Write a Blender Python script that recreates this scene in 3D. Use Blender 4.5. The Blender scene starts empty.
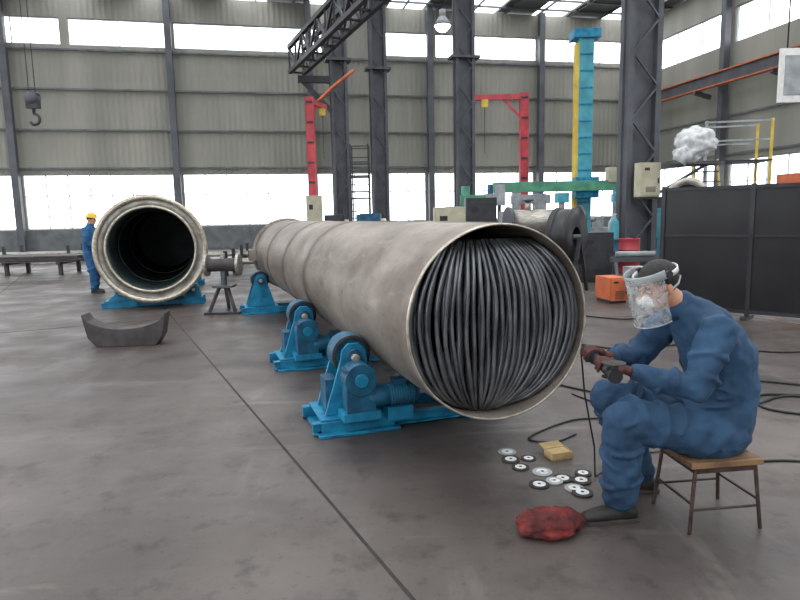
import bpy, bmesh, math, random
from mathutils import Vector, Matrix, noise
random.seed(7)
V=Vector
def lin(c):
    return tuple(((x/255)/12.92 if x/255<=.04045 else ((x/255+.055)/1.055)**2.4) for x in c)+(1,)
def MAT(name,c1,c2=None,scale=5,rough=.6,metal=0,bump=0,bscale=None,stretch=(1,1,1),lo=.35,hi=.65,emit=None,es=0,detail=5):
    m=bpy.data.materials.new(name); m.use_nodes=True
    nt=m.node_tree; b=nt.nodes['Principled BSDF']
    b.inputs['Roughness'].default_value=rough; b.inputs['Metallic'].default_value=metal
    c2=c2 or tuple(x*.8 for x in c1)
    tc=nt.nodes.new('ShaderNodeTexCoord'); mp=nt.nodes.new('ShaderNodeMapping')
    mp.inputs['Scale'].default_value=stretch
    nt.links.new(tc.outputs['Object'],mp.inputs['Vector'])
    n=nt.nodes.new('ShaderNodeTexNoise'); n.inputs['Scale'].default_value=scale; n.inputs['Detail'].default_value=detail
    nt.links.new(mp.outputs[0],n.inputs['Vector'])
    r=nt.nodes.new('ShaderNodeValToRGB'); r.color_ramp.elements[0].position=lo; r.color_ramp.elements[1].position=hi
    r.color_ramp.elements[0].color=lin(c1); r.color_ramp.elements[1].color=lin(c2)
    nt.links.new(n.outputs['Fac'],r.inputs[0]); nt.links.new(r.outputs[0],b.inputs['Base Color'])
    if bump:
        n2=nt.nodes.new('ShaderNodeTexNoise'); n2.inputs['Scale'].default_value=bscale or scale*3; n2.inputs['Detail'].default_value=4
        nt.links.new(mp.outputs[0],n2.inputs['Vector'])
        bp=nt.nodes.new('ShaderNodeBump'); bp.inputs['Strength'].default_value=bump; bp.inputs['Distance'].default_value=.02
        nt.links.new(n2.outputs['Fac'],bp.inputs['Height']); nt.links.new(bp.outputs[0],b.inputs['Normal'])
    if emit:
        b.inputs['Emission Color'].default_value=lin(emit); b.inputs['Emission Strength'].default_value=es
    return m

class B:
    def __init__(s,name,M=None):
        s.name=name; s.bm=bmesh.new(); s.mats=[]; s.M=M or Matrix.Identity(4)
    def mi(s,m):
        if m not in s.mats: s.mats.append(m)
        return s.mats.index(m)
    def _f(s,vs,m,sm=False):
        try:
            f=s.bm.faces.new(vs); f.material_index=s.mi(m); f.smooth=sm; return f
        except ValueError: return None
    def box(s,c,d,m,R=None):
        c=V(c); R=R or Matrix.Identity(3)
        vs=[s.bm.verts.new(c+R@V((x*d[0]/2,y*d[1]/2,z*d[2]/2))) for x in(-1,1) for y in(-1,1) for z in(-1,1)]
        for q in((0,1,3,2),(4,6,7,5),(0,4,5,1),(2,3,7,6),(0,2,6,4),(1,5,7,3)): s._f([vs[i] for i in q],m)
    def beam(s,p1,p2,w,h,m,up=V((0,0,1))):
        p1=V(p1);p2=V(p2);t=(p2-p1);L=t.length;t.normalize()
        if abs(t.dot(up))>.98: up=V((0,1,0))
        a=up.cross(t).normalized(); b=t.cross(a)
        R=Matrix((t,a,b)).transposed()
        s.box((p1+p2)/2,(L,w,h),m,R)
    def loft(s,pts,rad,m,up=V((0,0,1)),seg=12,cap=True,rnd=False):
        pts=[V(p) for p in pts]; rad=[(r,r) if not isinstance(r,(tuple,list)) else r for r in rad]
        n=len(pts)
        if rnd:
            t0=(pts[0]-pts[1]).normalized(); t1=(pts[-1]-pts[-2]).normalized()
            pre=[];pr=[];po=[];pq=[]
            for a in(80,55,28):
                k=math.cos(math.radians(a)); q=math.sin(math.radians(a)); r=rad[0]; pre.append(pts[0]+t0*min(r)*q); pr.append((r[0]*k,r[1]*k))
            for a in(28,55,80):
                k=math.cos(math.radians(a)); q=math.sin(math.radians(a)); r=rad[-1]; po.append(pts[-1]+t1*min(r)*q); pq.append((r[0]*k,r[1]*k))
            pts=pre+pts+po; rad=pr+rad+pq; n=len(pts)
        rings=[]; pu=None
        for i in range(n):
            t=(pts[min(i+1,n-1)]-pts[max(i-1,0)]).normalized()
            if pu is None:
                u=up if abs(t.dot(up))<.95 else V((1,0,0))
            else: u=pu
            a=u.cross(t)
            if a.length<1e-4: a=V((1,0,0)).cross(t)
            a.normalize(); b=t.cross(a).normalized(); pu=b
            rings.append([s.bm.verts.new(pts[i]+a*math.cos(2*math.pi*j/seg)*rad[i][0]+b*math.sin(2*math.pi*j/seg)*rad[i][1]) for j in range(seg)])
        for i in range(n-1):
            for j in range(seg):
                k=(j+1)%seg
                s._f([rings[i][j],rings[i][k],rings[i+1][k],rings[i+1][j]],m,True)
        if cap:
            s._f(list(reversed(rings[0])),m); s._f(rings[-1],m)
    def cyl(s,p1,p2,r,m,r2=None,seg=24): s.loft([p1,p2],[r,r2 if r2 is not None else r],m,seg=seg)
    def tube(s,pts,r,m,seg=8): s.loft(pts,[r]*len(pts),m,seg=seg)
    def lathe(s,prof,m,o=(0,0,0),ax=(0,0,1),seg=48,close=False):
        o=V(o);ax=V(ax).normalized(); a=ax.orthogonal().normalized(); b=ax.cross(a)
        ms=m if isinstance(m,list) else [m]*len(prof)
        rings=[[s.bm.verts.new(o+ax*h+(a*math.cos(2*math.pi*j/seg)+b*math.sin(2*math.pi*j/seg))*r) for j in range(seg)] for r,h in prof]
        N=len(prof)
        for i in range(N if close else N-1):
            for j in range(seg):
                k=(j+1)%seg; s._f([rings[i][j],rings[i][k],rings[(i+1)%N][k],rings[(i+1)%N][j]],ms[i],True)
    def ell(s,c,r,m,R=None,seg=20,rg=12):
        c=V(c); R=R or Matrix.Identity(3); rows=[]
        for i in range(1,rg):
            a=math.pi*i/rg
            rows.append([s.bm.verts.new(c+R@V((r[0]*math.sin(a)*math.cos(2*math.pi*j/seg),r[1]*math.sin(a)*math.sin(2*math.pi*j/seg),r[2]*math.cos(a)))) for j in range(seg)])
        t=s.bm.verts.new(c+R@V((0,0,r[2]))); b=s.bm.verts.new(c-R@V((0,0,r[2])))
        for j in range(seg):
            k=(j+1)%seg
            s._f([t,rows[0][j],rows[0][k]],m,True); s._f([b,rows[-1][k],rows[-1][j]],m,True)
            for i in range(len(rows)-1): s._f([rows[i][j],rows[i+1][j],rows[i+1][k],rows[i][k]],m,True)
    def poly(s,pts,th,m,ext=V((0,1,0))):
        e=ext*th/2
        a=[s.bm.verts.new(V(p)-e) for p in pts]; b=[s.bm.verts.new(V(p)+e) for p in pts]
        s._f(a,m); s._f(list(reversed(b)),m)
        for i in range(len(a)):
            j=(i+1)%len(a); s._f([a[j],a[i],b[i],b[j]],m)
    def done(s,parent=None,bevel=0,remesh=0,smooth=0,disp=None,solid=0,post=0):
        bmesh.ops.recalc_face_normals(s.bm,faces=s.bm.faces[:])
        me=bpy.data.meshes.new(s.name); s.bm.to_mesh(me); s.bm.free()
        for m in s.mats: me.materials.append(m)
        o=bpy.data.objects.new(s.name,me); bpy.context.collection.objects.link(o)
        o.matrix_world=s.M
        if parent: o.parent=parent
        if bevel:
            md=o.modifiers.new('bevel','BEVEL'); md.width=bevel; md.segments=2; md.limit_method='ANGLE'; md.angle_limit=math.radians(50)
        if remesh:
            md=o.modifiers.new('remesh','REMESH'); md.mode='VOXEL'; md.voxel_size=remesh; md.use_smooth_shade=True
        if smooth:
            md=o.modifiers.new('smooth','SMOOTH'); md.factor=.5; md.iterations=smooth
        if disp:
            t=bpy.data.textures.new(s.name+'_folds','CLOUDS'); t.noise_scale=disp[1]; t.noise_depth=1
            md=o.modifiers.new('folds','DISPLACE'); md.texture=t; md.strength=disp[0]; md.mid_level=.5
        if post:
            md=o.modifiers.new('soften','SMOOTH'); md.factor=.5; md.iterations=post
        if solid:
            md=o.modifiers.new('solid','SOLIDIFY'); md.thickness=solid
        return o
def EMPTY(name,loc=(0,0,0)):
    e=bpy.data.objects.new(name,None); e.location=loc; e.empty_display_size=.2; bpy.context.collection.objects.link(e); return e
def frame(o,x,y,z):
    M=Matrix.Identity(4)
    for i in range(3): M[i][0]=x[i];M[i][1]=y[i];M[i][2]=z[i];M[i][3]=o[i]
    return M

# ---------------- materials
m_wall=MAT('corrugated_wall',(150,148,138),(130,129,121),.6,.7,stretch=(1,1,.25))
nt=m_wall.node_tree; bs=nt.nodes['Principled BSDF']
tc=nt.nodes.new('ShaderNodeTexCoord'); wv=nt.nodes.new('ShaderNodeTexWave'); wv.wave_type='BANDS'; wv.bands_direction='X'; wv.inputs['Scale'].default_value=1.1
nt.links.new(tc.outputs['Object'],wv.inputs['Vector'])
bp=nt.nodes.new('ShaderNodeBump'); bp.inputs['Strength'].default_value=.35; bp.inputs['Distance'].default_value=.06
nt.links.new(wv.outputs['Fac'],bp.inputs['Height']); nt.links.new(bp.outputs[0],bs.inputs['Normal'])
m_plinth=MAT('plinth',(112,116,118),(88,92,94),2,.8)
m_roof=MAT('roof_sheet',(96,102,94),(76,82,78),1,.7)
m_frame=MAT('window_frame',(190,200,205),(170,180,190),3,.5)
m_steel=MAT('column_steel',(88,90,96),(70,72,78),1.5,.55,.1)
m_dark=MAT('dark_steel',(58,58,63),(42,42,46),3,.5,.2)
m_black=MAT('black_sheet',(34,34,37),(24,24,27),2,.4)
m_floor=MAT('concrete_floor',(116,107,102),(74,67,64),.4,.4,bump=.12,bscale=8,lo=.36,hi=.64,detail=9)
nt=m_floor.node_tree; bs=nt.nodes['Principled BSDF']; src=bs.inputs['Base Color'].links[0].from_socket
tc=nt.nodes.new('ShaderNodeTexCoord')
def layer(src,sc,lo,hi,col,fac,stretch=(1,1,1),det=8,rot=0):
    mp=nt.nodes.new('ShaderNodeMapping'); mp.inputs['Scale'].default_value=stretch; mp.inputs['Rotation'].default_value=(0,0,rot)
    nt.links.new(tc.outputs['Object'],mp.inputs[0])
    n=nt.nodes.new('ShaderNodeTexNoise'); n.inputs['Scale'].default_value=sc; n.inputs['Detail'].default_value=det; n.inputs['Roughness'].default_value=.65
    nt.links.new(mp.outputs[0],n.inputs['Vector'])
    r=nt.nodes.new('ShaderNodeMapRange'); r.inputs[1].default_value=lo; r.inputs[2].default_value=hi; r.inputs[3].default_value=0; r.inputs[4].default_value=fac
    nt.links.new(n.outputs['Fac'],r.inputs[0])
    mx=nt.nodes.new('ShaderNodeMix'); mx.data_type='RGBA'; nt.links.new(r.outputs[0],mx.inputs[0]); nt.links.new(src,mx.inputs[6]); mx.inputs[7].default_value=lin(col)
    return mx.outputs[2]
# floor tone darker on one side of a joint, broken up by noise: bay coordinate = dot(pos,nn)
sp=nt.nodes.new('ShaderNodeVectorMath'); sp.operation='DOT_PRODUCT'; sp.inputs[1].default_value=(.897,.441,0); nt.links.new(tc.outputs['Object'],sp.inputs[0])
b0=(-.12*.897+2.71*.441)
r1=nt.nodes.new('ShaderNodeMapRange'); r1.inputs[1].default_value=b0-3.15; r1.inputs[2].default_value=b0-3.05; nt.links.new(sp.outputs['Value'],r1.inputs[0])
ng=nt.nodes.new('ShaderNodeTexNoise'); ng.inputs['Scale'].default_value=.9; ng.inputs['Detail'].default_value=6; nt.links.new(tc.outputs['Object'],ng.inputs['Vector'])
mu=nt.nodes.new('ShaderNodeMath'); mu.operation='MULTIPLY'; nt.links.new(r1.outputs[0],mu.inputs[0]); nt.links.new(ng.outputs['Fac'],mu.inputs[1])
mb=nt.nodes.new('ShaderNodeMix'); mb.data_type='RGBA'; nt.links.new(mu.outputs[0],mb.inputs[0]); nt.links.new(src,mb.inputs[6]); mb.inputs[7].default_value=lin((62,55,53))
c=layer(mb.outputs[2],1.7,.5,.66,(56,49,47),.65)
c=layer(c,5,.55,.68,(40,35,34),.65)
c=layer(c,2.3,.57,.75,(146,138,132),.38,(1,.2,1),rot=-.46)
c=layer(c,3.1,.6,.7,(150,142,136),.35,(.15,1,1),rot=.3)
c=layer(c,26,.58,.7,(46,41,40),.55)
nt.links.new(c,bs.inputs['Base Color'])
rn=nt.nodes.new('ShaderNodeTexNoise'); rn.inputs['Scale'].default_value=1.3; rn.inputs['Detail'].default_value=7; nt.links.new(tc.outputs['Object'],rn.inputs['Vector'])
rm=nt.nodes.new('ShaderNodeMapRange'); rm.inputs[1].default_value=.35; rm.inputs[2].default_value=.65; rm.inputs[3].default_value=.34; rm.inputs[4].default_value=.6
nt.links.new(rn.outputs['Fac'],rm.inputs[0]); nt.links.new(rm.outputs[0],bs.inputs['Roughness'])
m_joint=MAT('floor_joint',(50,45,43),(36,32,31),9,.8)
m_blue=MAT('roller_blue_paint',(28,140,178),(14,98,136),7,.45,.1)
m_teal=MAT('teal_paint',(80,165,180),(60,140,158),3,.5)
m_rub=MAT('rubber',(38,40,44),(26,26,29),10,.7)
m_motor=MAT('motor_blue',(26,96,128),(16,64,92),9,.5)
m_red=MAT('red_paint',(200,70,80),(165,55,64),3,.5)
m_orange=MAT('orange_paint',(205,110,70),(170,85,50),3,.5)
m_yel=MAT('yellow_paint',(220,190,80),(190,160,60),3,.5)
m_beige=MAT('beige_cabinet',(185,180,158),(165,160,138),3,.5)
m_lgrey=MAT('light_grey_paint',(165,170,173),(135,140,143),4,.5)
m_ss=MAT('brushed_steel',(182,178,170),(138,133,125),6,.38,.6,stretch=(1,1,6))
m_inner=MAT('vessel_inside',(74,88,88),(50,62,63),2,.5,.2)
m_tube=MAT('coil_tube',(128,130,134),(84,86,90),5,.36,.65)
m_rim=MAT('cut_edge',(205,196,182),(168,158,142),20,.35,.7)
m_saddle=MAT('saddle_steel',(84,78,78),(58,54,55),6,.7,.1)
m_green=MAT('green_tarp',(90,155,125),(70,125,105),3,.7)
m_cloth=MAT('coverall_cloth',(50,84,116),(32,58,86),5,.85,bump=.35,bscale=14,lo=.3,hi=.7)
m_cloth2=MAT('coverall_cloth_far',(40,92,138),(28,74,118),5,.85)
m_skin=MAT('skin',(200,150,124),(186,132,106),14,.5)
m_hair=MAT('hair',(28,24,22),(14,12,11),60,.6,bump=.5,bscale=120)
m_glove=MAT('work_glove',(88,44,42),(56,32,32),20,.85,bump=.4,bscale=60)
m_shoe=MAT('shoe_leather',(46,42,41),(30,28,28),12,.6)
m_sole=MAT('shoe_sole',(70,66,62),(52,50,48),12,.8)
m_sock=MAT('sock',(130,134,140),(100,104,110),40,.9)
m_white=MAT('white_plastic',(228,228,226),(212,212,210),9,.4)
m_wood=MAT('stool_wood',(146,112,82),(104,78,56),5,.6,stretch=(1,8,1))
m_rust=MAT('stool_leg',(86,68,60),(56,46,42),18,.6,.3)
m_disc=MAT('grinding_disc',(66,60,56),(44,40,38),40,.8)
m_label=MAT('disc_label',(225,228,232),(190,90,90),18,.5,lo=.55,hi=.8)
m_card=MAT('cardboard',(196,170,120),(168,142,98),8,.8)
m_redcloth=MAT('red_cloth',(118,38,36),(66,24,25),9,.9,bump=.6,bscale=30)
m_cable=MAT('cable_rubber',(34,33,34),(22,22,23),9,.55)
m_eye=MAT('eye_white',(205,196,188),(190,180,172),9,.3)
m_lip=MAT('lip',(160,96,86),(140,80,74),9,.5)
m_yhat=MAT('hard_hat_yellow',(232,190,40),(215,170,30),4,.35)
m_lamp=MAT('lamp_glass',(255,255,255),(250,250,250),2,.3,emit=(255,252,240),es=18)
def clear(name,fac,tint,rough=.12):
    m=bpy.data.materials.new(name); m.use_nodes=True; nt=m.node_tree
    for n in list(nt.nodes):
        if n.type=='BSDF_PRINCIPLED': nt.nodes.remove(n)
    out=[n for n in nt.nodes if n.type=='OUTPUT_MATERIAL'][0]
    t=nt.nodes.new('ShaderNodeBsdfTransparent'); g=nt.nodes.new('ShaderNodeBsdfPrincipled')
    g.inputs['Base Color'].default_value=lin(tint); g.inputs['Roughness'].default_value=rough
    ns=nt.nodes.new('ShaderNodeTexNoise'); ns.inputs['Scale'].default_value=7
    mr=nt.nodes.new('ShaderNodeMapRange'); mr.inputs[1].default_value=.35; mr.inputs[2].default_value=.7; mr.inputs[3].default_value=fac*.7; mr.inputs[4].default_value=min(1,fac*1.4)
    mx=nt.nodes.new('ShaderNodeMixShader')
    nt.links.new(ns.outputs['Fac'],mr.inputs[0]); nt.links.new(mr.outputs[0],mx.inputs[0])
    nt.links.new(t.outputs[0],mx.inputs[1]); nt.links.new(g.outputs[0],mx.inputs[2]); nt.links.new(mx.outputs[0],out.inputs[0])
    return m
m_visor=clear('clear_visor',.26,(238,240,242),.08)
m_wrap=clear('plastic_wrap',.85,(225,226,228),.25)

SEAMS=[.18,3.4,5.0,6.7]
m_tank=MAT('tank_shell_steel',(160,150,141),(112,102,94),2.2,.45,.4,bump=.08,bscale=20,stretch=(1,1,.55),lo=.3,hi=.72,detail=8)
nt=m_tank.node_tree; bs=nt.nodes['Principled BSDF']; src=bs.inputs['Base Color'].links[0].from_socket
tc=nt.nodes.new('ShaderNodeTexCoord'); sx=nt.nodes.new('ShaderNodeSeparateXYZ'); nt.links.new(tc.outputs['Object'],sx.inputs[0])
src=layer(src,1.6,.5,.7,(84,70,62),.65)
src=layer(src,9,.55,.75,(190,184,176),.4,(1,1,.3))
src=layer(src,14,.55,.72,(78,66,58),.4,(1,1,.5))
cur=None
for q in SEAMS:
    a=nt.nodes.new('ShaderNodeMath'); a.operation='ADD'; a.inputs[1].default_value=q; nt.links.new(sx.outputs['Z'],a.inputs[0])
    b=nt.nodes.new('ShaderNodeMath'); b.operation='ABSOLUTE'; nt.links.new(a.outputs[0],b.inputs[0])
    r=nt.nodes.new('ShaderNodeMapRange'); r.inputs[1].default_value=0; r.inputs[2].default_value=.2; r.inputs[3].default_value=.8 if q>1 else .35; r.inputs[4].default_value=0
    nt.links.new(b.outputs[0],r.inputs[0])
    if cur is None: cur=r.outputs[0]
    else:
        mx=nt.nodes.new('ShaderNodeMath'); mx.operation='MAXIMUM'; nt.links.new(cur,mx.inputs[0]); nt.links.new(r.outputs[0],mx.inputs[1]); cur=mx.outputs[0]
mix=nt.nodes.new('ShaderNodeMix'); mix.data_type='RGBA'
nt.links.new(cur,mix.inputs[0]); nt.links.new(src,mix.inputs[6]); mix.inputs[7].default_value=lin((80,60,50)); nt.links.new(mix.outputs[2],bs.inputs['Base Color'])

# ---------------- camera
cam=bpy.data.cameras.new('camera'); co=bpy.data.objects.new('camera',cam); bpy.context.collection.objects.link(co)
cam.sensor_width=36; cam.lens=27.9; cam.clip_end=300
co.matrix_world=Matrix.Translation((0,0,1.6))@Matrix.Rotation(math.radians(82.2),4,'X')@Matrix.Rotation(math.radians(-1.2),4,'Z')
bpy.context.scene.camera=co

# ---------------- room
e1=V((-.9766,-.2149,0)); e2=V((.2149,-.9766,0)); K=V((15.2,39.35,0))
MR=frame(K,e1,-e2,V((0,0,1)))
if e1.cross(-e2).z<0:
    MR=frame(K,e1,e2,V((0,0,1))); YS=1
else: YS=-1
def RL(s,t,z): return (s,YS*t,z)
def RW(s,t,z=0): return K+e1*s+e2*t+V((0,0,z))
H=12.9
def wall(name,L,ops,along='s',s0=0,z0=0,z1=H,th=.2,pl=1.2,off=0):
    w=B(name,MR)
    xs=sorted({s0,L}|{o[0] for o in ops}|{o[1] for o in ops}); zs=sorted({z0,z1,pl}|{o[2] for o in ops}|{o[3] for o in ops})
    for i in range(len(xs)-1):
        for j in range(len(zs)-1):
            cx=(xs[i]+xs[i+1])/2; cz=(zs[j]+zs[j+1])/2
            if any(o[0]<cx<o[1] and o[2]<cz<o[3] for o in ops): continue
            d=xs[i+1]-xs[i]; h=zs[j+1]-zs[j]; m=m_plinth if cz<pl else m_wall
            if along=='s': w.box(RL(cx,off-th/2,cz),(d,th,h),m)
            else: w.box(RL(off-th/2,cx,cz),(th,d,h),m)
    return w.done()
lowz=(1.25,4.0); topz=(10.35,11.65)
bays=[(.5,6.7),(7.2,13.4),(13.9,20.1),(20.6,27.2),(27.7,34.9),(35.3,42.5)]
tops=[(1.0,6.9),(7.1,13.2),(13.4,16.2),(19.6,27.2),(27.5,32.2),(32.6,37),(37.4,42.5)]
wall('wall_back',44,[(a,b,*lowz) for a,b in bays]+[(a,b,*topz) for a,b in tops])
sb=[(1,7),(7.5,13.5),(14,20),(20.5,27),(28,34),(35,41)]
wall('wall_right',50,[(a,b,1.25,4.0) for a,b in sb]+[(a,b,9.7,11.4) for a,b in sb],along='t')
wall('wall_left_unseen',50,[(a,b,1.25,6.0) for a,b in sb]+[(a,b,8.6,11.6) for a,b in sb],along='t',off=44.2)  # out of view, added so side light enters only through its openings
wall('wall_rear_unseen',44,[(26,33,0,5)]+[(a,b,8.6,11.6) for a,b in bays],off=50.2)  # out of view, added to cut light from behind; door opening kept small
k=0
def window(a,b,z0,z1,along,step):
    global k; k+=1
    w=B('window_%d'%k,MR); n=max(1,round((b-a)/step))
    P=(lambda s,z:RL(s,-.1,z)) if along=='s' else (lambda s,z:RL(-.1,s,z))
    D=(lambda l,z:(l,.06,z)) if along=='s' else (lambda l,z:(.06,l,z))
    for i in range(n+1): w.box(P(a+(b-a)*i/n,(z0+z1)/2),D(.05,z1-z0),m_frame)
    for z in([z0+.03,(z0+z1)/2+.3,z1-.03] if z1-z0>2 else [z0+.03,z1-.03]): w.box(P((a+b)/2,z),D(b-a,.05),m_frame)
    w.done()
for a,b in bays: window(a,b,*lowz,'s',1.1)
for a,b in tops: window(a,b,*topz,'s',2.2)
for a,b in sb[:4]: window(a,b,1.25,4.0,'t',1.1); window(a,b,9.7,11.4,'t',2.2)
t=B('trim_1',MR)
for z in(4.3,6.2,8.2,10.1): t.box(RL(21,.12,z),(42,.12,.09),m_plinth)
for z in(4.3,6.2,8.2): t.box(RL(.12,20,z),(.12,38,.09),m_plinth)
for s in(.35,6.95,13.65,20.35,27.45,35.1): t.box(RL(s,.35,H/2),(.32,.34,H),m_steel)
for y in(7.25,13.75,20.25,27.2): t.box(RL(.35,y,H/2),(.34,.32,H),m_steel)
t.done()
f=B('floor'); f.box((0,12,-.1),(90,85,.2),m_floor); f.done()
j=B('trim_2')
d=V((-.441,.897,0)); nn=V((.897,.441,0)); base=V((-.12,2.71,0))
for q in(-9.6,-6.4,-3.1,0,7.5,12): 
    p=base+nn*q; j.beam(p-d*4+V((0,0,.0012)),p+d*32+V((0,0,.0012)),.018,.002,m_joint)
for q in(8.2,17,26): 
    p=base+d*q; j.beam(p-nn*14+V((0,0,.001)),p+nn*12+V((0,0,.001)),.02,.002,m_joint)
j.done()
r=B('ceiling',MR)
s=-1.6
while s<44:
    r.box(RL(s+1.4,24,H+.15),(2.2,53,.12),m_roof); s+=4.3
for y in(7,13,19,25,31,37,43): r.box(RL(21,y,H-.2),(46,.25,.4),m_steel)
for s in range(-1,45,2): r.box(RL(s,24,H+.05),(.08,53,.1),m_steel)
for y in(1,2.5,4,5.5,8.5,10,11.5,14.5,16,17.5): r.box(RL(21,y,H+.0),(46,.08,.1),m_steel)
r.done()

# ---------------- columns
def hcol(name,x,y,w,h,lace=True,m=m_steel,dep=.5):
    c=B(name,frame((x,y,0),e1,e2*YS,V((0,0,1))))
    for sx_ in(-1,1):
        c.box((sx_*w*.42,0,h/2),(w*.16,dep,h),m)
        c.box((sx_*w*.42,0,h/2),(w*.28,.03,h),m)
    c.box((0,dep*.1,h/2),(w*.7,.04,h),m)
    if lace:
        z=.5;i=0
        while z<h-1.2:
            sg=1 if i%2 else -1
            c.beam((-w*.4*sg,-dep*.45,z),(w*.4*sg,-dep*.45,z+.9),.06,.05,m_steel); c.beam((-w*.4*sg,dep*.45,z),(w*.4*sg,dep*.45,z+.9),.06,.05,m_steel)
            z+=.9;i+=1
    c.box((0,0,.03),(w*1.35,dep*1.4,.06),m_dark)
    for sx_ in(-1,1):
        for sy in(-1,1): c.cyl((sx_*w*.58,sy*dep*.55,.06),(sx_*w*.58,sy*dep*.55,.14),.03,m_dark,seg=8)
    c.box((0,0,9.0),(w*1.5,dep*1.5,.12),m)
    return c.done()
hcol('steel_column',6.85,18,1.0,H-.6)
hcol('steel_column',3.3,31,.95,H-.6)
hcol('steel_column',-.9,33,.85,H-.6)
hcol('steel_column',-2.75,31,.8,H-.6)
g=B('crane_runway_girder')
a=V((-4.6,30.2,8.3)); b_=V((-.2,21.2,8.9))
dz=V((0,0,1.1))
for off in(V((-.3,-.15,0)),V((.3,.15,0))):
    g.beam(a+off,b_+off,.18,.18,m_dark); g.beam(a+off+dz,b_+off+dz,.18,.18,m_dark)
    for i in range(10):
        p=a.lerp(b_,i/10)+off; q=a.lerp(b_,(i+1)/10)+off
        g.beam(p,q+dz,.09,.09,m_dark) if i%2 else g.beam(p+dz,q,.09,.09,m_dark)
        g.beam(p,p+dz,.08,.08,m_dark)
for i in range(11): 
    p=a.lerp(b_,i/10); g.beam(p-V((.3,.15,0)),p+V((.3,.15,0)),.08,.08,m_dark)
g.beam((-3.1,30.7,8.05),(-4.6,30.4,8.05),.25,.3,m_dark); g.beam((-3.1,30.7,6.6),(-4.4,30.5,8.0),.2,.2,m_dark); g.done()
g=B('crane_runway_beam')
p=RW(1.1,.5,7.6); q=RW(1.1,40,7.6); g.beam(p,q,.3,.06,m_orange); g.beam(p+V((0,0,.6)),q+V((0,0,.6)),.3,.06,m_orange); g.beam(p+V((0,0,.3)),q+V((0,0,.3)),.05,.6,m_steel)
for i in range(8): g.beam(RW(.25,1.2+5*i,7.3),RW(1.2,1.2+5*i,7.55),.2,.2,m_steel)
g.done()

# ---------------- tank
R=.62; L=8.8
tz=V((.321,-.947,0)).normalized(); tx=V((.947,.321,0)).normalized(); TC=V((.625,3.79,.92))
MT=frame(TC,tx,V((0,0,1)),tz)
T=EMPTY('steel_tank_with_coil',(0,0,0))
s_=B('shell',MT)
prof=[(R-.014,-L),(R,-L),(R,-6.74),(R+.006,-6.715),(R+.006,-6.685),(R,-6.66),(R,-5.04),(R+.006,-5.015),(R+.006,-4.985),(R,-4.96),(R,-3.44),(R+.006,-3.415),(R+.006,-3.385),(R,-3.36),(R,-.02),(R-.003,0),(R-.012,0),(R-.014,-.006)]
ms=[m_tank]*len(prof); ms[14]=m_rim; ms[15]=m_rim; ms[16]=m_rim
s_.lathe(prof,ms,seg=96,close=True)
s_.beam((.0,R+.002,-.05),(0,R+.002,-3.3),.02,.006,m_tank,up=V((0,1,0)))
s_.done(T)
s_=B('dark_backing',MT); s_.cyl((0,0,-1.6),(0,0,-1.62),R-.016,m_dark,seg=64); s_.done(T)  # dark disc added to stand in for shade behind the coil
s_=B('coil_bundle',MT)
Ri=R-.018
N=26
for layer_ in range(3):
    for i in range(N):
        x0=-.985+1.97*(i+.5*(layer_%2))/(N-1)+random.uniform(-.012,.012)
        if abs(x0)>.99: continue
        pts=[]; yt=Ri*.84; yb=-Ri*.97; zo=-.03-.06*layer_+random.uniform(-.015,.015)-.02*abs(x0)
        ph=random.uniform(0,6.28); am=random.uniform(.002,.007)
        n=18
        def px(y,x0=x0):
            yy=y/Ri; c=math.sqrt(max(0,1-yy*yy*.985)); return Ri*.98*(x0*c)+.085*(1-x0*x0)*(.6-yy*yy)
        x=px(yt); pts+= [(x*.96,yt-.05,zo-.75),(x,yt-.02,zo-.3)]
        for q in range(n+1):
            y=yt+(yb-yt)*q/n; x=px(y)
            e=abs(2*q/n-1)**4
            x+=am*math.sin(ph+q*.7)
            if math.hypot(x,y)>Ri-.014: 
                k_=(Ri-.014)/math.hypot(x,y); x*=k_; y*=k_
            pts.append((x,y,zo-.12*e))
        x=pts[-1][0]; y=pts[-1][1]
        pts+=[(x,y+.01,zo-.35),(x*.96,y+.03,zo-.75)]
        s_.tube(pts,.0135,m_tube,seg=8)
s_.done(T)
s_=B('end_flange',MT)
s_.lathe([(R+.001,-L+.25),(R+.05,-L+.25),(R+.05,-L+.21),(R+.001,-L+.21)],m_tank,seg=64)
s_.box((-R-.06,.0,-L+.4),(.14,.2,.3),m_tank); s_.done(T)

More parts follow.
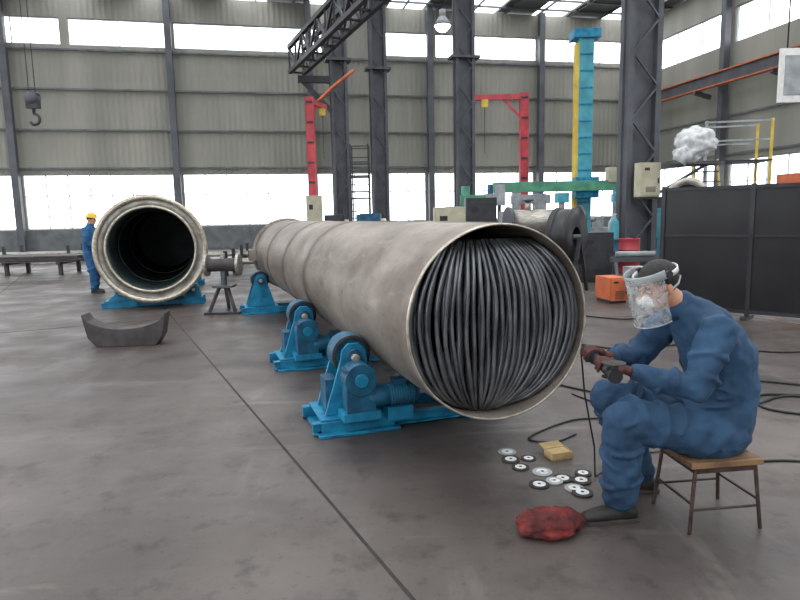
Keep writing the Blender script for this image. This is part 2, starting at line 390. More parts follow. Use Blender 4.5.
# ---------------- roller stands
def stand(name,C,n,dd,L_,R_,rr,motor=True,m=m_blue):
    M=frame(C,n,dd,V((0,0,1))); s=B(name,M)
    x0=-L_[0]-.34; x1=R_[0]+.22; cx=(x0+x1)/2; ln=x1-x0
    for y in(-.2,.2):
        o=.02*(1 if y>0 else -1)
        s.box((cx,y,.055),(ln,.03,.09),m); s.box((cx,y+o,.095),(ln,.07,.012),m); s.box((cx,y+o,.018),(ln,.07,.012),m)
    for sg,(lat,zc),hw in((-1,L_,.31),(1,R_,.2)):
        x=sg*lat
        s.box((x,0,.012),(2*hw,.64,.024),m); s.box((x,0,.11),(2*hw-.06,.5,.02),m)
        for y in(-.25,.25): s.box((x,y,.062),(2*hw-.06,.025,.08),m)
        top=zc; w1=hw*.75
        for y in(-.15,.15):
            pts=[(x-w1,y,.12),(x+w1,y,.12),(x+.1,y,top-.02),(x+.09,y,top+.05),(x+.04,y,top+.1),(x-.04,y,top+.1),(x-.09,y,top+.05),(x-.1,y,top-.02)]
            s.poly(pts,.03,m)
            s.cyl((x,y-.05,zc),(x,y+.05,zc),.06,m_motor)
        s.cyl((x,-.24,zc),(x,.24,zc),.03,m_rim)
        s.lathe([(.03,-.1),(rr-.03,-.1),(rr-.025,-.105),(rr,-.095),(rr,.095),(rr-.025,.105),(rr-.03,.1),(.03,.1)],[m_motor,m_rub,m_rub,m_motor,m_rub,m_rub,m_motor,m],o=(x,0,zc),ax=(0,1,0))
        for a in range(6):
            an=a*math.pi/3; s.cyl((x+math.cos(an)*rr*.5,-.108,zc+math.sin(an)*rr*.5),(x+math.cos(an)*rr*.5,-.1,zc+math.sin(an)*rr*.5),.015,m_rub,seg=8)
    if motor:
        x=-L_[0]
        s.box((x,-.28,.34),(.22,.16,.32),m_motor); s.box((x,-.28,.15),(.28,.2,.06),m)
        s.cyl((x,-.37,.42),(x,-.2,.42),.12,m_motor)
        s.cyl((x,-.39,.42),(x,-.36,.42),.05,m_blue)
        s.cyl((x+.06,-.28,.27),(x+.22,-.28,.27),.085,m_motor)
        s.cyl((x+.22,-.28,.27),(x+.42,-.28,.27),.078,m)
        for i in range(9): s.lathe([(.07,0),(.092,0),(.092,.008),(.07,.008)],m_motor,o=(x+.235+i*.02,-.28,.27),ax=(1,0,0),seg=20)
        s.cyl((x+.42,-.28,.27),(x+.46,-.28,.27),.084,m_motor,r2=.06)
        s.box((x+.31,-.28,.37),(.1,.09,.05),m_motor); s.box((x+.3,-.28,.14),(.2,.16,.1),m)
        s.box((x-.16,.0,.26),(.1,.2,.24),m_motor)
    return s.done(bevel=.006)
dax=V((-.321,.947,0)).normalized()
def onaxis(s): return V((TC.x,TC.y,0))+dax*s
def LR(q,zc,a,b): a=math.radians(a);b=math.radians(b); return (q*math.sin(a),zc-q*math.cos(a)),(q*math.sin(b),zc-q*math.cos(b))
rr=.15; q=R+rr+.006; l_,r_=LR(q,TC.z,62,30)
stand('roller_stand',onaxis(1.2),tx,dax,l_,r_,rr)
stand('roller_stand',onaxis(3.3),tx,dax,l_,r_,rr)
stand('roller_stand',onaxis(7.4),tx,dax,l_,r_,rr,motor=False)

# ---------------- left vessel
VC=V((-4.38,11.0,1.09)); vd=V((-.30,.954,0)).normalized(); vn=V((vd.y,-vd.x,0))
MV=frame(VC,vn,V((0,0,1)),-vd)
v=B('round_pressure_vessel',MV); Rv=.93
v.lathe([(Rv-.02,-6),(Rv,-6),(Rv,-.06),(Rv+.025,-.05),(Rv+.025,0),(Rv-.05,.0),(Rv-.055,-.05),(Rv-.02,-.06)],[m_ss,m_ss,m_rim,m_ss,m_rim,m_ss,m_ss,m_ss],seg=72,close=True)
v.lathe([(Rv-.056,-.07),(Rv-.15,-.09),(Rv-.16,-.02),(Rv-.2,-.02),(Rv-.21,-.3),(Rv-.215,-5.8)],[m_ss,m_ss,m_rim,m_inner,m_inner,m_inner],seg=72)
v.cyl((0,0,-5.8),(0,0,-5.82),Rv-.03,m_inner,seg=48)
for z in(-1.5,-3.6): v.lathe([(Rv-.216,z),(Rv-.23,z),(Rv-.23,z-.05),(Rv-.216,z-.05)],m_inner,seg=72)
v.lathe([(Rv,-1.0),(Rv+.02,-1.0),(Rv+.02,-1.06),(Rv,-1.06)],m_rim,seg=72)
v.done()
q=Rv+.12; l2,r2=LR(q,VC.z,38,38)
for s in(.9,4.5): stand('roller_stand',V((VC.x,VC.y,0))+vd*s,vn,vd,l2,r2,.11,motor=False)
sd=B('pipe_saddle',frame((-3.55,7.95,0),V((.99,.1,0)).normalized(),V((-.1,.99,0)).normalized(),V((0,0,1))))
pts=[(-.36,0,0),(.38,0,0),(.46,0,.12),(.52,0,.42)]+[(.5-1.0*i/18,0,.43-.2*math.sqrt(max(0,1-((.5-i/18)/.5)**2))) for i in range(19)]+[(-.52,0,.42),(-.46,0,.12)]
sd.poly(pts,.26,m_saddle); sd.done(bevel=.01)

p=B('flanged_pipe_stand',frame((-3.0,10.55,0),V((1,0,0)),V((0,1,0)),V((0,0,1))))
p.box((0,0,.02),(.6,.5,.04),m_dark); 
for x,y in((-.22,-.2),(.22,-.2),(0,.22)): p.beam((x,y,.04),(x*.3,y*.3,.45),.05,.05,m_saddle)
p.cyl((0,0,.42),(0,0,.72),.05,m_steel); p.box((0,0,.46),(.34,.3,.04),m_steel)
p.cyl((-.28,0,.82),(.28,0,.82),.11,m_saddle); 
for x in(-.3,.24): p.cyl((x,0,.82),(x+.05,0,.82),.19,m_ss)
p.cyl((0,0,.9),(0,0,1.02),.04,m_ss); p.done(bevel=.004)
p=B('steel_plate_stack',frame((-12.0,19.5,0),V((1,.05,0)).normalized(),V((-.05,1,0)).normalized(),V((0,0,1))))
for i in range(4): p.box((random.uniform(-.1,.1),0,.42+.05*i),(4.4,1.5,.035),m_saddle)
for x in(-1.6,0,1.6):
    p.box((x,0,.37),(.12,1.5,.08),m_dark)
    for y in(-.6,.6): p.box((x,y,.17),(.1,.1,.34),m_dark)
p.done()
def piperack(x0,y0,L_):
    p=B('steel_pipe_rack',frame((x0,y0,0),V((1,.1,0)).normalized(),V((-.1,1,0)).normalized(),V((0,0,1))))
    for x in(-L_*.4,0,L_*.4):
        p.box((x,0,.25),(.1,1.6,.1),m_dark)
        for y in(-.7,.7): p.box((x,y,.35),(.1,.1,.7),m_dark)
    for i in range(9): p.cyl((-L_/2,-.55+.13*i,.365),(L_/2,-.55+.13*i,.365),.06,m_ss,seg=12)
    p.done()
piperack(-7.5,22,5); piperack(-15.5,25,6); piperack(-3.9,18.2,2.6)

h=B('crane_hook'); X,Y,Z=-11.3,20,5.0
for dx in(-.1,.1): h.cyl((X+dx,Y,Z+.5),(X+dx,Y,H-.5),.012,m_dark,seg=6)
h.box((X,Y,Z+.35),(.36,.22,.45),m_dark); h.lathe([(0,-.14),(.19,-.14),(.19,.14),(0,.14)],m_steel,o=(X,Y,Z+.45),ax=(0,1,0),seg=20)
h.cyl((X,Y,Z+.15),(X,Y,Z-.02),.05,m_dark)
h.tube([(X,Y,Z)]+[(X+.16*math.sin(math.radians(a)),Y,Z-.2+.16*math.cos(math.radians(a))) for a in range(0,250,20)],.045,m_dark)
h.done()
def lamp(x,y,z):
    l=B('high_bay_lamp'); l.cyl((x,y,z+.4),(x,y,H-.25),.02,m_dark,seg=6)
    l.cyl((x,y,z+.25),(x,y,z+.5),.12,m_lgrey); l.lathe([(.12,.25),(.2,.15),(.34,-.1),(.32,-.1),(.18,.14)],m_lgrey,o=(x,y,z)); l.ell((x,y,z-.08),(.28,.28,.24),m_lamp); l.done()
lamp(1.85,25,8.85); lamp(-8,12,9.5); lamp(7,10,9.5)

def jib(name,x,y,h,armdir,al,curve=False):
    c=B(name); c.box((x,y,.03),(.8,.8,.06),m_red); c.box((x,y,h/2),(.3,.26,h),m_red)
    for s in(-1,1): c.box((x+s*.15,y,h/2),(.03,.34,h),m_red)
    for i in range(int(h/.8)): c.box((x,y-.15,.6+.8*i),(.26,.03,.08),m_dark)
    a=V((x,y,h-.15)); d=V(armdir).normalized()
    if curve:
        c.tube([a,a+d*.8+V((0,0,.1)),a+V((1.0,.5,.7)),a+V((1.8,.6,1.3))],.07,m_orange)
    c.beam(a,a+d*al,.16,.2,m_red); c.beam(a-V((0,0,1.0)),a+d*al*.45,.08,.08,m_red)
    c.box(a+d*al*.8-V((0,0,.25)),(.25,.25,.3),m_yel); c.cyl(a+d*al*.8-V((0,0,.3)),a+d*al*.8-V((0,0,2.2)),.012,m_dark,seg=6)
    return c.done()
jib('jib_crane',-3.5,26,6.4,(.3,1,0),1.6,True)
jib('jib_crane',5.2,26,6.4,(-1,0,0),2.0)
w=B('welding_manipulator'); x,y=6.45,22
w.box((x,y,.15),(1.6,1.4,.3),m_dark); w.cyl((x,y,.3),(x,y,.5),.6,m_steel); w.box((x,y,3.95),(.5,.5,6.9),m_teal); w.box((x-.3,y-.1,3.9),(.12,.3,6.6),m_yel)
for i in range(12): w.box((x,y-.26,.8+.55*i),(.42,.03,.06),m_blue)
w.box((x,y,7.5),(.9,.7,.3),m_blue); w.box((x,y-.42,2.4),(.8,.4,.7),m_blue); w.box((x-1.1,y-.65,2.45),(4.2,.3,.34),m_green)
w.box((x-3.0,y-.65,2.2),(.35,.35,.7),m_lgrey); w.cyl((x-3.0,y-.65,1.9),(x-3.0,y-.65,1.4),.06,m_dark)
w.box((x+.9,y-.65,2.8),(.5,.4,.5),m_beige); w.done(bevel=.01)
def cabinet(name,x,y,w_,d_,h_,m,rot=0,z=0):
    c=B(name,Matrix.Translation((x,y,z))@Matrix.Rotation(rot,4,'Z')); c.box((0,0,h_/2+.03),(w_,d_,h_-.06),m)
    c.box((0,0,.03),(w_*.9,d_*.9,.06),m_dark); c.box((-w_*.01,-d_/2-.008,h_*.52),(w_*.9,.016,h_*.84),m); c.box((w_*.36,-d_/2-.03,h_*.5),(.03,.04,.14),m_dark)
    for i in range(5): c.box((0,-d_/2-.02,h_*.2+i*.03),(w_*.5,.01,.012),m_dark)
    c.box((-w_*.2,-d_/2-.02,h_*.82),(w_*.25,.01,h_*.08),m_black); return c.done(bevel=.008)
cabinet('tool_cabinet',4.45,14.2,.75,.6,1.12,m_dark,-.1)
cabinet('electric_cabinet',-3.2,24,.6,.5,2.4,m_beige,.1)
cabinet('electric_cabinet',6.9,17.4,.62,.3,.98,m_beige,.22,z=1.9)
cabinet('electric_cabinet',8.0,21.6,.9,.6,1.9,m_lgrey,.1)
cabinet('electric_cabinet',2.3,25,.8,.6,1.9,m_lgrey,.0)
cabinet('electric_cabinet',-1.2,27,.9,.6,1.7,m_motor,.0)
cabinet('electric_cabinet',10.9,24.5,1.4,.6,2.1,m_dark,.1)
cabinet('electric_cabinet',8.55,15.3,.8,.6,1.7,m_teal,.1)
cabinet('electric_cabinet',9.2,14.4,.7,.6,2.35,m_orange,.1)
cabinet('electric_cabinet',7.6,16.3,.6,.5,2.2,m_lgrey,.1)
cabinet('tool_cabinet',1.5,18.5,.9,.6,1.8,m_beige,.0)
cabinet('tool_cabinet',2.7,20.6,1.0,.6,2.1,m_dark,.0)
def lathe_m(x,y,L_,rot,m,nm='lathe_machine'):
    c=B(nm,Matrix.Translation((x,y,0))@Matrix.Rotation(rot,4,'Z'))
    c.box((0,0,.75),(L_,.55,.25),m)
    for s in(-1,1): c.box((s*L_*.4,0,.32),(L_*.16,.6,.64),m)
    c.box((-L_*.4,0,1.25),(L_*.2,.6,.8),m); c.cyl((-L_*.3,0,1.25),(-L_*.25,0,1.25),.25,m_rim); c.cyl((-L_*.25,0,1.25),(L_*.3,0,1.25),.12,m_ss)
    c.box((L_*.36,0,1.08),(L_*.1,.35,.5),m); c.box((0,-.1,.98),(.5,.7,.2),m_dark); c.box((.1,-.35,1.25),(.35,.2,.35),m_beige); return c.done(bevel=.01)
lathe_m(.6,22.5,4.2,.1,m_motor)
lathe_m(4.4,19,2.6,.1,m_lgrey)
lathe_m(-.8,19.6,3.0,.1,m_dark)
lathe_m(10.6,22,3.0,.2,m_teal)
lathe_m(7.6,27.5,3.6,.2,m_lgrey)
def drill(x,y,m):
    c=B('radial_drill_machine',Matrix.Translation((x,y,0))); c.box((0,0,.12),(1.5,.9,.24),m_dark); c.cyl((-.4,0,.24),(-.4,0,2.6),.17,m); c.box((.15,0,2.1),(1.5,.3,.35),m); c.box((.5,-.1,1.95),(.4,.5,.7),m_lgrey); c.cyl((.5,-.1,1.6),(.5,-.1,1.2),.06,m_rim); c.box((.45,0,.45),(.6,.6,.42),m_steel); c.cyl((.5,-.1,2.3),(.5,-.1,2.65),.11,m_motor); c.done(bevel=.01)
drill(2.9,23.2,m_green); drill(5.0,24.4,m_lgrey); drill(9.3,25.5,m_teal)
def drum(x,y,m):
    c=B('oil_drum'); c.lathe([(0,0),(.28,0),(.29,.02),(.28,.04),(.28,.29),(.295,.3),(.28,.31),(.28,.58),(.295,.59),(.28,.6),(.28,.86),(.29,.88),(.27,.88),(.27,.865),(0,.865)],m,o=(x,y,0),seg=28); c.cyl((x+.15,y,.865),(x+.15,y,.885),.03,m_dark); c.done()
drum(5.3,15.8,m_motor); drum(5.95,16.1,m_red); drum(3.0,14.2,m_blue); drum(-2.3,17.2,m_dark)
def gas(x,y,m):
    c=B('gas_cylinder'); c.lathe([(0,0),(.11,0),(.115,.02),(.115,1.2),(.1,1.3),(.05,1.37),(.03,1.39),(.03,1.45),(0,1.45)],m,o=(x,y,0),seg=20); c.cyl((x,y,1.42),(x,y,1.5),.02,m_rim,seg=8); c.cyl((x-.05,y,1.5),(x+.05,y,1.5),.015,m_rim,seg=8); c.done()
for gx_,gy_,gm in((6.0,17.3,m_teal),(6.05,17.65,m_lgrey),(3.75,21,m_green),(7.75,17.9,m_teal)): gas(gx_,gy_,gm)
w=B('horizontal_heat_exchanger',Matrix.Translation((3.7,16,0))@Matrix.Rotation(.15,4,'Z'))
w.cyl((-.9,0,1.35),(1.0,0,1.35),.32,m_ss); w.cyl((-.95,0,1.35),(-.88,0,1.35),.4,m_steel); w.cyl((.95,0,1.35),(1.02,0,1.35),.4,m_steel); w.cyl((-.4,0,1.6),(-.4,0,1.9),.08,m_ss); w.cyl((-.4,0,1.88),(-.4,0,1.92),.14,m_steel)
w.cyl((.5,0,1.6),(.5,0,1.85),.08,m_lgrey); w.box((.5,0,1.95),(.3,.25,.25),m_teal)
for s in(-.55,.6): w.box((s,0,.52),(.12,.6,1.04),m_teal); w.box((s,0,.02),(.3,.7,.04),m_dark)
w.done()
w=B('hose_reel',Matrix.Translation((3.35,12.4,0))@Matrix.Rotation(.9,4,'Z'))
w.lathe([(.2,-.2),(.58,-.2),(.58,-.17),(.5,-.16),(.54,-.1),(.56,0),(.54,.1),(.5,.16),(.58,.17),(.58,.2),(.2,.2)],m_black,o=(0,0,1.1),ax=(0,1,0))
for y in(-.27,.27):
    w.beam((-.4,y,0),(0,y,1.1),.06,.06,m_dark); w.beam((.4,y,0),(0,y,1.1),.06,.06,m_dark)
w.cyl((0,-.3,1.1),(0,.3,1.1),.05,m_steel); w.done()
zz=V((-.43,-.9,0)).normalized()
w=B('round_steel_vessel',frame((5.95,12.9,1.8),V((-zz.y,zz.x,0)),V((0,0,1)),zz))
w.lathe([(.0,0),(.3,0),(.32,.04),(.42,.04),(.44,0),(.44,-1.8),(0,-1.8)],[m_dark,m_rim,m_ss,m_ss,m_ss,m_ss,m_ss],seg=48)
for z in(-.4,-1.4): w.box((0,-1.12,z),(.7,1.36,.12),m_dark)
w.done()
w=B('pipe_trestle',Matrix.Translation((4.95,13.0,0))@Matrix.Rotation(-.1,4,'Z'))
for x in(-.4,.4):
    w.beam((x,-.3,0),(x,0,.55),.06,.06,m_steel); w.beam((x,.3,0),(x,0,.55),.06,.06,m_steel)
w.beam((-.5,0,.58),(.5,0,.58),.1,.1,m_steel)
w.cyl((-.4,0,.69),(.4,0,.69),.06,m_lgrey); w.box((.0,0,.2),(.8,.05,.05),m_steel); w.done()
cabinet('welding_machine',4.5,11.5,.4,.55,.55,m_lgrey,.3)
cabinet('welding_machine',3.75,10.9,.35,.5,.45,m_orange,.2)

a=V((4.12,9.7,0)); b_=V((6.9,7.3,0)); dv=(b_-a).normalized(); M=frame(a,dv,V((-dv.y,dv.x,0)),V((0,0,1)))
w=B('black_welding_screen',M); LL=(b_-a).length
w.box((LL/2,0,1.0),(LL,.03,1.8),m_black)
for i in range(4): w.box((LL*i/3,-.0,.97),(.06,.08,1.94),m_dark)
for z in(.1,1.9): w.box((LL/2,0,z),(LL,.07,.05),m_dark)
for i in range(4): w.box((LL*i/3,0,.02),(.08,.5,.04),m_dark)
w.box((LL/2,-.03,1.2),(LL,.02,.03),m_dark)
w.done()
w=B('plastic_wrapped_motor'); w.ell((7.95,16.9,3.35),(.52,.4,.42),m_wrap,seg=36,rg=24); w.box((7.95,16.9,3.3),(.6,.4,.4),m_lgrey); w.ell((7.7,16.8,3.05),(.3,.25,.25),m_wrap,seg=24,rg=16)
w.done(disp=(.24,.16))
w=B('equipment_bracket'); w.beam((7.2,17.6,2.8),(8.8,17.0,2.8),.12,.1,m_steel); w.beam((7.2,17.6,2.0),(8.3,17.1,2.75),.08,.08,m_steel); w.box((8.1,17,2.8),(.9,.6,.05),m_steel); w.done()
w=B('maintenance_platform',Matrix.Translation((10.3,19.5,0))@Matrix.Rotation(-.2,4,'Z'))
for x in(-.9,.9):
    for y in(-.6,.6): w.box((x,y,2.1),(.07,.07,4.2),m_yel if x>0 else m_lgrey)
for z in(1.1,2.1,3.0): w.box((0,0,z),(1.9,1.3,.05),m_dark)
for z in(3.6,4.15):
    for y in(-.6,.6): w.box((0,y,z),(1.9,.05,.05),m_lgrey)
for i in range(10): w.box((-.9,-.6-.12*i,3.0-.3*i),(.7,.22,.03),m_dark)
for x in(-1.25,-.55): w.beam((x,-.55,3.05),(x,-1.75,.0),.04,.12,m_yel)
w.done()
w=B('platform_ladder',Matrix.Translation((-1.7,28.5,0)))
for x in(-.4,.4):
    w.box((x,0,2.4),(.06,.06,4.8),m_dark); w.box((x,1.0,2.4),(.06,.06,4.8),m_dark)
for z in(1.2,2.4,3.4): w.box((0,.5,z),(.9,1.1,.05),m_dark)
for i in range(14): w.box((0,0,.3+.3*i),(.8,.04,.04),m_dark)
for z in(4.0,4.7): w.box((0,0,z),(.9,.05,.05),m_dark); w.box((0,1,z),(.9,.05,.05),m_dark)
w.done()
w=B('hanging_sign_board'); w.box((8.55,13.6,4.35),(.9,.06,1.1),m_white)
for x in(8.25,8.85): w.cyl((x,13.6,4.85),(x,13.6,H-.4),.015,m_dark,seg=6)
w.box((8.55,13.56,4.35),(.7,.02,.8),m_lgrey); w.done()

def cable(name,pts,r=.009):
    c=B(name); P=[V((x,y,r+.001)) for x,y in pts]; out=[]
    for i in range(len(P)-1):
        p0=P[max(i-1,0)];p1=P[i];p2=P[i+1];p3=P[min(i+2,len(P)-1)]
        for q in range(8):
            t=q/8; out.append(.5*((2*p1)+(p2-p0)*t+(2*p0-5*p1+4*p2-p3)*t*t+(3*p1-p0-3*p2+p3)*t**3))
    out.append(P[-1]); c.tube(out,r,m_cable,seg=6); return c.done()
cable('welding_cable',[(1.45,5.6),(1.9,5.2),(2.6,5.25),(3.2,5.6),(3.9,5.3),(4.7,5.5)],.009)
cable('welding_cable',[(1.9,7.6),(2.6,7.0),(3.4,7.2),(4.2,6.7),(5.0,6.9)],.011)
cable('welding_cable',[(2.6,9.6),(3.3,9.0),(3.9,9.3),(3.6,8.6),(4.6,8.3)],.012)
cable('air_hose',[(2.0,3.7),(2.4,3.75),(2.8,3.66),(3.4,3.75)],.008)
cable('welding_cable',[(2.9,4.9),(3.3,5.1),(3.6,4.8),(3.2,4.6),(2.9,4.8),(3.1,5.15),(3.8,5.0)],.01)
cable('air_hose',[(1.25,4.3),(1.05,4.15),(.9,4.25),(1.3,4.6),(1.7,4.7),(1.5,5.3)],.007)
ds=B('grinding_discs')
for i,(x,y,r) in enumerate([(.70,4.0,.06),(.82,3.88,.05),(.74,3.74,.055),(.86,3.66,.06),(.96,3.56,.06),(.80,3.48,.06),(.99,3.42,.055),(1.02,3.36,.06),(.70,3.86,.06),(.9,3.52,.05),(1.06,3.52,.058),(1.1,3.62,.05)]):
    z=.004+ .0006*i
    ds.cyl((x,y,0.0),(x,y,z+.003),r,m_disc if i%3 else m_lgrey,seg=28); ds.cyl((x,y,z+.003),(x,y,z+.0045),r*.62,m_label if i%2 else m_white,seg=24); ds.cyl((x,y,z+.0045),(x,y,z+.0055),r*.18,m_black,seg=12)
ds.done()
bx=B('cardboard_box',Matrix.Translation((1.02,3.9,0))@Matrix.Rotation(.3,4,'Z'))
bx.box((0,0,.005),(.15,.11,.01),m_card)
for sg in(-1,1): bx.box((sg*.073,0,.025),(.004,.11,.05),m_card); bx.box((0,sg*.053,.025),(.15,.004,.05),m_card)
bx.box((0,0,.03),(.13,.09,.035),m_card); bx.box((0,.09,.053),(.15,.075,.003),m_card,Matrix.Rotation(.2,3,'X')); bx.done()
rc=B('red_cloth_bundle',Matrix.Translation((-.07,-.02,0))); rc.ell((.80,2.97,.05),(.15,.11,.06),m_redcloth); rc.ell((.72,2.95,.05),(.09,.09,.065),m_redcloth); rc.ell((.90,3.0,.045),(.09,.07,.05),m_redcloth); rc.ell((.8,2.90,.03),(.12,.06,.03),m_redcloth)
rc.done(remesh=.006,smooth=2,disp=(.04,.05),post=2)

# ---------------- stool
SH=V((-.08,-.09,0))
st=B('wooden_stool',Matrix.Translation((1.66+SH.x,3.17+SH.y,0))@Matrix.Rotation(.12,4,'Z')); hs=.365
for i in range(3): st.box((0,-.115+.115*i,hs-.015),(.38,.11,.03),m_wood)
for y in(-.15,.15): st.beam((-.16,y,hs-.045),(.16,y,hs-.045),.02,.03,m_rust)
for x in(-.16,.16): st.beam((x,-.15,hs-.045),(x,.15,hs-.045),.02,.03,m_rust)
for x in(-1,1):
    for y in(-1,1): st.cyl((x*.16,y*.15,hs-.04),(x*.19,y*.17,0),.010,m_rust,seg=10)
for y in(-1,1): st.cyl((-.178,y*.162,.12),(.178,y*.162,.12),.007,m_rust,seg=8)
for x in(-1,1): st.cyl((x*.178,-.162,.15),(x*.178,.162,.15),.007,m_rust,seg=8)
st.done(bevel=.003)

# ---------------- human
def hand(name,par,wrist,g,ax,e,w,r,m,side=1):
    wrist=V(wrist);g=V(g);ax=V(ax).normalized(); e=V(e); e=(e-ax*e.dot(ax)).normalized(); w=V(w); w=(w-ax*w.dot(ax)-e*w.dot(e)).normalized()
    h=B(name); Rr=r+.013
    pc=g+e*(Rr+.012)
    def A(a,off=0,rad=Rr): a=math.radians(a); return g+e*math.cos(a)*rad+w*math.sin(a)*rad+ax*off
    h.loft([wrist,wrist.lerp(pc,.45),pc,A(38,0,Rr+.01)],[(.032,.026),(.038,.022),(.044,.018),(.042,.013)],m,up=w if abs((pc-wrist).normalized().dot(w))<.8 else e,seg=14,rnd=True)
    for i,(o,ml) in enumerate([(.033,185),(.011,205),(-.011,195),(-.032,165)]):
        o*=side; an=[30,70,105,140,ml]
        h.loft([A(a,o,Rr+(.006 if a<60 else 0)) for a in an],[.0105,.0105,.0098,.0092,.008],m,seg=10,rnd=True)
    h.loft([wrist.lerp(pc,.6)+ax*side*.028,A(-35,side*.052,Rr+.004),A(-75,side*.05),A(-115,side*.036)],[.015,.013,.0115,.0095],m,seg=10,rnd=True)
    return h.done(par,remesh=.0035,smooth=2)
def shoe(par,ank,d,nm):
    d=V((d[0],d[1],0)).normalized(); a=V((ank[0],ank[1],0)); s=B(nm); u=V((0,0,1))
    s.loft([a-d*.065+u*.045,a-d*.02+u*.05,a+d*.06+u*.05,a+d*.13+u*.042,a+d*.18+u*.036],[(.036,.04),(.04,.045),(.043,.042),(.048,.034),(.038,.026)],m_shoe,seg=16,rnd=True)
    s.loft([a+u*.05,a+u*.105],[(.042,.05),(.04,.045)],m_shoe,seg=16,rnd=True)
    s.done(par,remesh=.006,smooth=3)
    s=B(nm+'_sole'); side=V((-d.y,d.x,0))
    pr=[(-.1,.02),(-.09,.034),(-.04,.038),(.04,.037),(.12,.047),(.18,.04),(.212,.018)]
    pts=[a+d*x+side*y+u*.011 for x,y in pr]+[a+d*x-side*y+u*.011 for x,y in reversed(pr)]
    s.poly(pts,.021,m_sole,ext=u); s.done(par,bevel=.003)
def person(name,J,F,mc,vox=.009,folds=(.032,.08),hat=None,shield=False,face=(1,0,0),headc=None,fat=1.0):
    P=EMPTY(name,(J['pel'][0],J['pel'][1],0)); bpy.context.view_layer.update()
    F=V(F).normalized(); b=B('coverall'); k=fat
    b.loft([J['pel'],J['waist'],J['chest'],J['sho'],J['neck']],[(.175*k,.155*k),(.17*k,.15*k),(.19*k,.155*k),(.175*k,.12*k),(.08,.08)],mc,up=F,seg=24,rnd=True)
    def ridge(pts_,r_): b.loft(pts_,[r_*(.35+.65*math.sin(math.pi*i_/(len(pts_)-1))) for i_ in range(len(pts_))],mc,seg=8)
    for q in('l','r'):
        b.loft([V(J['sho']).lerp(V(J[q+'sh']),.5),J[q+'sh'],V(J[q+'sh']).lerp(V(J[q+'el']),.5),J[q+'el']],[.078*k,.08*k,.072*k,.064*k],mc,rnd=True,seg=16)
        b.loft([J[q+'el'],V(J[q+'el']).lerp(V(J[q+'wr']),.5),V(J[q+'el']).lerp(V(J[q+'wr']),.93)],[.062*k,.055*k,.042],mc,rnd=True,seg=16)
        hp=V(J[q+'hp']); kn=V(J[q+'kn']); an=V(J[q+'an'])
        b.loft([hp,hp.lerp(kn,.5),kn],[.115*k,.104*k,.087*k],mc,rnd=True,seg=18)
        b.loft([kn,kn.lerp(an,.35),kn.lerp(an,.7),kn.lerp(an,.93)],[.087*k,.087*k,.085*k,.078*k],mc,rnd=True,seg=18)
        for c0_,c1_,rad_,fr in((J[q+'sh'],J[q+'el'],.070*k,(.35,.6,.8)),(J[q+'el'],J[q+'wr'],.06*k,(.12,.32,.55)),(J[q+'kn'],J[q+'an'],.089*k,(.12,.28,.5,.72,.84)),(J[q+'hp'],J[q+'kn'],.105*k,(.3,.5,.68,.84)),(J['pel'],J['chest'],.165*k,(.25,.5,.75))):
            c0_=V(c0_);c1_=V(c1_);ax_=(c1_-c0_).normalized(); aa=ax_.orthogonal().normalized(); bb=ax_.cross(aa)
            for f_ in fr:
                tilt=random.uniform(-.9,.9); st_=random.uniform(0,6.28); cc=c0_.lerp(c1_,f_)
                ridge([cc+aa*math.cos(st_+u_)*rad_+bb*math.sin(st_+u_)*rad_+ax_*tilt*rad_*math.sin(u_*.6) for u_ in [i_*.3 for i_ in range(13)]],.017)
    b.done(P,remesh=vox,smooth=2,disp=folds,post=2)
    for q in('l','r'):
        an=V(J[q+'an']); kn=V(J[q+'kn'])
        s=B('sock_'+q); s.loft([an+V((0,0,-.03)),an,kn.lerp(an,.85)],[.037,.036,.04],m_sock,seg=14); s.done(P)
        shoe(P,an,J[q+'toe'],'shoe_'+q)
        s=B('cuff_'+q); e_=V(J[q+'el']); w_=V(J[q+'wr']); s.loft([e_.lerp(w_,.86),e_.lerp(w_,1.0)],[.043,.038],mc,seg=18); s.done(P)
    hc=V(headc); fd=V(face).normalized(); yl=V((0,0,1)).cross(fd).normalized(); up=fd.cross(yl)
    nk=V(J['neck'])
    s=B('collar'); s.loft([nk+V((0,0,-.03)),nk.lerp(hc,.28)],[(.078,.08),(.066,.07)],mc,up=F,seg=24,cap=False); s.done(P,solid=.01)
    Hm=frame(hc,fd,yl,up)
    h=B('head',Hm)
    h.ell((-.012,0,.032),(.098,.077,.088),m_skin); h.ell((.03,0,-.035),(.062,.058,.078),m_skin); h.ell((.052,0,-.088),(.032,.032,.026),m_skin)
    h.loft([(.088,0,.02),(.108,0,-.022),(.098,0,-.034)],[.009,.015,.011],m_skin,rnd=True); h.ell((.096,0,-.035),(.012,.02,.009),m_skin)
    h.ell((.073,0,.028),(.018,.055,.011),m_skin)
    for sg in(-1,1):
        h.ell((.055,sg*.04,-.018),(.028,.022,.024),m_skin); h.ell((-.008,sg*.08,-.008),(.018,.009,.032),m_skin)
    nl=Hm.inverted()@nk
    h.loft([(-.02,0,-.04),nl],[(.055,.058),(.06,.062)],m_skin,seg=18,up=V((1,0,0)),rnd=True)
    h.done(P,remesh=.005,smooth=3)
    h=B('face_features',Hm)
    for sg in(-1,1):
        h.ell((.078,sg*.032,.006),(.010,.013,.0065),m_eye); h.ell((.086,sg*.032,.004),(.003,.006,.005),m_hair); h.ell((.078,sg*.032,.012),(.012,.015,.005),m_skin); h.loft([(.088,sg*.014,.026),(.09,sg*.032,.031),(.08,sg*.05,.027)],[.004,.004,.003],m_hair,seg=8)
    h.ell((.090,0,-.062),(.008,.024,.0045),m_lip); h.ell((.088,0,-.069),(.009,.02,.005),m_lip); h.done(P)
    h=B('hair',Hm); h.ell((-.016,0,.036),(.106,.087,.096),m_hair,seg=40,rg=28)
